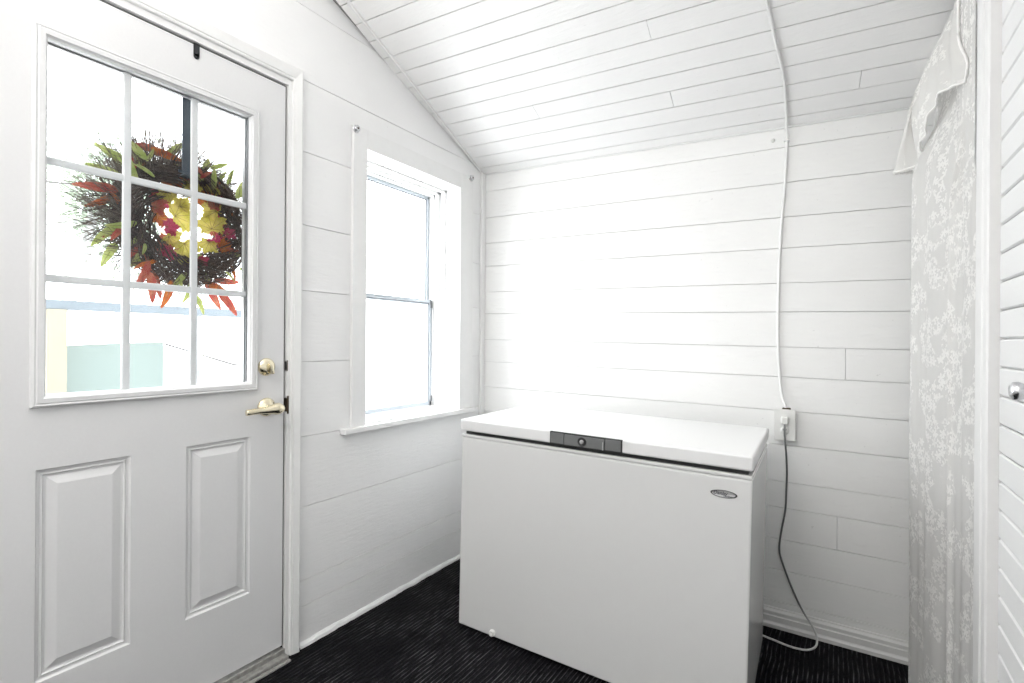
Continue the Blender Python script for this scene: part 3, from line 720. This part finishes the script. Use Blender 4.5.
VC = [[(.286, 1.88, 2.20), (.282, 1.855, 2.06), (.281, 1.755, 1.95), (.281, 1.78, 1.905)],
      [(.284, 1.96, 2.20), (.262, 1.95, 2.10), (.250, 1.92, 2.00), (.246, 1.90, 1.925)],
      [(.282, 2.05, 2.20), (.245, 2.05, 2.10), (.225, 2.03, 1.96), (.222, 2.01, 1.84)],
      [(.282, 2.12, 2.20), (.236, 2.11, 2.09), (.205, 2.10, 1.95), (.230, 2.14, 1.80)],
      [(.282, 2.20, 2.20), (.236, 2.14, 2.09), (.192, 2.10, 1.93), (.170, 2.185, 1.795)],
      [(.290, 2.29, 2.20), (.262, 2.25, 2.08), (.230, 2.24, 1.95), (.222, 2.27, 1.81)]]
rows = [catmull(c, 10) for c in VC]; nr = len(rows[0]); colsV = [catmull([r[j] for r in rows], 16) for j in range(nr)]
def valP(s, t):
    j = t * (nr - 1); j0 = min(int(j), nr - 2); i = s * (len(colsV[0]) - 1); i0 = min(int(i), len(colsV[0]) - 2)
    a = colsV[j0][i0].lerp(colsV[j0][i0 + 1], i - i0); b = colsV[j0 + 1][i0].lerp(colsV[j0 + 1][i0 + 1], i - i0); p = a.lerp(b, j - j0)
    am = .0035 * t + .002; p = p + Vector((math.sin(s * 50 + 2 * t), 0, 0)) * am
    if t > .86: p = p + Vector((math.sin(s * 105) * .0022, 0, 0)) * ((t - .86) / .14)
    return p
va = cloth('lace_valance', valP, 200, 50, M_valance, None, (.6, .4)); tag(va, 'short ruffled lace valance gathered above the lace curtain', 'valance')
bm = NB(); hem = [valP(k / 150, .985) for k in range(151)] ; tube(bm, [valP(0, k / 30) for k in range(30)] + hem, .0035, 6); obj('hem_trim', bm, simple('white hem tape', (.93, .92, .90), .8, var=.03), va, smooth=True)
bm = NB(); tube(bm, [(.296, 1.60, 2.19), (.296, 2.38, 2.19)], .005, 10)
tag(obj('curtain_rod', bm, M_chrome, smooth=True), 'thin metal rod carrying the lace valance and curtain', 'curtain rod')

# ------------------------------------------------------------------ outside
M_snow = simple('pale bright yard', (.82, .82, .80), .9, var=.05, bscale=1)
bm = NB(); box(bm, (-30, -20, -.8), (-1.95, 30, -.6)); struct('ground', bm, M_snow)
M_teal = simple('green mesh screen', (.215, .26, .245), .8, var=.08, bscale=30)
M_tan = simple('pale cedar post', (.31, .285, .22), .8, var=.1)
M_blue = simple('blue grey painted beam', (.17, .20, .225), .6, var=.15, bscale=8)
M_shed = simple('white shed siding', (.8, .8, .8), .8, var=.03)
M_line = simple('thin dark roof edge', (.14, .13, .13), .8, var=.2)
pr = empty('porch_frame', Matrix.Translation((-4.5, 1.14, -.6))); tag(pr, 'outdoor porch frame with blue grey beam on a pale post seen through the door', 'porch frame')
bm = NB(); box(bm, (-.06, -3.2, 2.00), (.03, 2.6, 2.065), .004); obj('beam', bm, M_blue, pr)
bm = NB(); box(bm, (-.05, -.055, 0), (.04, .05, 2.0), .004); obj('post', bm, M_tan, pr)
bm = NB(); box(bm, (-.05, .875, .0), (.03, .925, 2.0), .004); obj('slim_post', bm, simple('pale grey post', (.33, .35, .37), .7, var=.4, bscale=15), pr)
fe = empty('garden_screen', Matrix.Translation((-4.62, 1.5, -.6))); tag(fe, 'pale green garden screen beyond the door glass', 'screen')
bm = NB()
vs = [bm.verts.new(p) for p in ((0, -.33, 0), (0, .34, 0), (0, .34, 1.775), (0, .04, 1.765), (0, -.33, 1.745))]; bm.faces.new(vs)
g = bmesh.ops.extrude_face_region(bm, geom=bm.faces[:]); bmesh.ops.translate(bm, vec=(-.02, 0, 0), verts=[v for v in g['geom'] if isinstance(v, bmesh.types.BMVert)])
obj('mesh_panel', bm, M_teal, fe)
bm = NB()
for y in (-.33, .34): box(bm, (-.045, y - .012, 0), (-.025, y + .012, 1.73))
obj('frame', bm, M_shed, fe)
sh = empty('white_shed', Matrix.Translation((-5.0, 2.6, -.6))); tag(sh, 'low white shed with a thin dark roof edge outside the door', 'shed')
s5 = 5.0 / 4.5
bm = NB(); vs = [bm.verts.new((x, y, z)) for x in (0, -2) for y, z in ((-.60, 0), (1.5, 0), (1.5, 1.60), (.1, 1.52), (-.60, 1.74))]
bm.faces.new(vs[:5]); bm.faces.new(vs[5:][::-1])
for k in range(5): bm.faces.new((vs[k], vs[5 + k], vs[5 + (k + 1) % 5], vs[(k + 1) % 5]))
obj('wall', bm, M_shed, sh)
bm = NB(); tube(bm, [(.01, -.60, 1.756), (.01, .0, 1.555), (.01, .12, 1.535)], .008, 6); tube(bm, [(.01, .12, 1.535), (.01, 1.5, 1.61)], .006, 6); obj('roof_edge', bm, M_line, sh)
# tree with pale foliage
tr = empty('garden_tree', Matrix.Translation((-7.5, 2.6, -.6))); tag(tr, 'pale sunlit tree beyond the yard seen through the top of the door glass', 'tree')
rt = random.Random(11); bm = NB()
tube(bm, catmull([(0, -.9, 0), (0, -.8, 1.5), (0, -.5, 2.6), (0, -.3, 3.6)], 5), .05, 8)
tube(bm, catmull([(0, -.95, 3.0), (0, -.6, 3.16), (0, -.2, 3.26), (0, .2, 3.5)], 5), .016, 6)
for k in range(14):
    p = Vector((0, -.4, 2.8 + .08 * k)); q = p + Vector((rt.uniform(-.5, .5), rt.uniform(-1, 1.0), rt.uniform(.2, .9))); tube(bm, [p, p.lerp(q, .5) + Vector((0, 0, .08)), q], [.02, .012, .006], 5)
obj('trunk', bm, simple('pale bark', (.5, .5, .49), .9, var=.2), tr)
bm = NB()
for k in range(1500):
    c = Vector((rt.gauss(0, .4), rt.gauss(-.2, .55), 3.55 + rt.gauss(0, .38)))
    d = Vector([rt.uniform(-1, 1) for _ in range(3)]).normalized() * .05; e = d.orthogonal().normalized() * .03
    bm.faces.new([bm.verts.new(v) for v in (c - d, c + e, c + d, c - e)])
obj('foliage', bm, leaf_mat('pale foliage', (.42, .50, .40), (.60, .66, .55)), tr)
bm = NB(); tube(bm, [(-4.5, -.5, 2.0), (-4.5, .6, 2.20), (-4.5, 1.08, 2.262), (-4.5, 1.30, 2.30), (-4.5, 1.7, 2.37), (-4.5, 3, 2.65)], .006, 5)
tag(obj('overhead_wire', bm, M_line), 'thin overhead wire crossing outside the left door panes', 'wire')

# ------------------------------------------------------------------ light
wd = bpy.data.worlds.new('bright overcast sky'); SC.world = wd; wd.use_nodes = True
nt = wd.node_tree; bg_ = nt.nodes['Background']; bg_.inputs[0].default_value = (.97, .985, 1, 1); bg_.inputs[1].default_value = 5.0

def area(name, loc, rot, sx, sy, power, col=(1, 1, 1), portal=False, spread=180):
    l = bpy.data.lights.new(name, 'AREA'); l.shape = 'RECTANGLE'; l.size = sx; l.size_y = sy; l.energy = power; l.color = col; l.spread = R(spread)
    if portal: l.cycles.is_portal = True
    o = bpy.data.objects.new(name, l); COL.objects.link(o); o.location = loc; o.rotation_euler = rot; return o
area('window_portal', (XL - .215, 1.749, 1.43), (0, R(-90), 0), 1.2, .66, 1, portal=True)
area('door_portal', (XL - .06, .67, 1.51), (0, R(-90), 0), .95, .56, 1, portal=True)
area('window_daylight', (XL - .42, 1.80, 1.45), (0, R(-90), 0), 1.3, .9, 20, (.95, .975, 1))
area('bounce_fill', (-1.0, -.45, 2.0), (R(180), 0, 0), .9, .9, 36, (1, .985, .965))  # added unseen fill aimed up, like a flash bounced off the ceiling
area('ceiling_fill', (-.75, -.9, FLAT - .03), (0, 0, 0), 1.1, 1.1, 22, (1, .985, .965))  # soft overhead fill added behind the camera, not a known fixture
area('rear_fill', (-.55, -2.2, 1.7), (R(90), 0, R(0)), 1.6, 1.6, 6, (1, .985, .97))  # added fill at the rear of the room, facing forward
area('alcove_fill', (.85, 1.6, 2.4), (0, 0, 0), .4, .5, 2.8)  # added out of view to lighten the space behind the lace

# ------------------------------------------------------------------ camera
cam = bpy.data.cameras.new('camera'); co = bpy.data.objects.new('camera', cam); COL.objects.link(co); SC.camera = co
cam.sensor_width = 36; cam.lens = 36 * 496 / 1024; cam.clip_start = .02; cam.clip_end = 200
yaw, pit, rol = R(33.18), R(0.0), R(.4)
f = Vector((-math.sin(yaw) * math.cos(pit), math.cos(yaw) * math.cos(pit), math.sin(pit)))
r0 = Vector((math.cos(yaw), math.sin(yaw), 0)); u0_ = r0.cross(f); r_ = r0 * math.cos(rol) + u0_ * math.sin(rol); u_ = r_.cross(f)
co.matrix_world = rotM(tuple(r_), tuple(u_), tuple(-f), (0, 0, 1.2))

SC.view_settings.view_transform = 'Standard'; SC.view_settings.look = 'None'; SC.view_settings.exposure = .13; SC.view_settings.gamma = 1
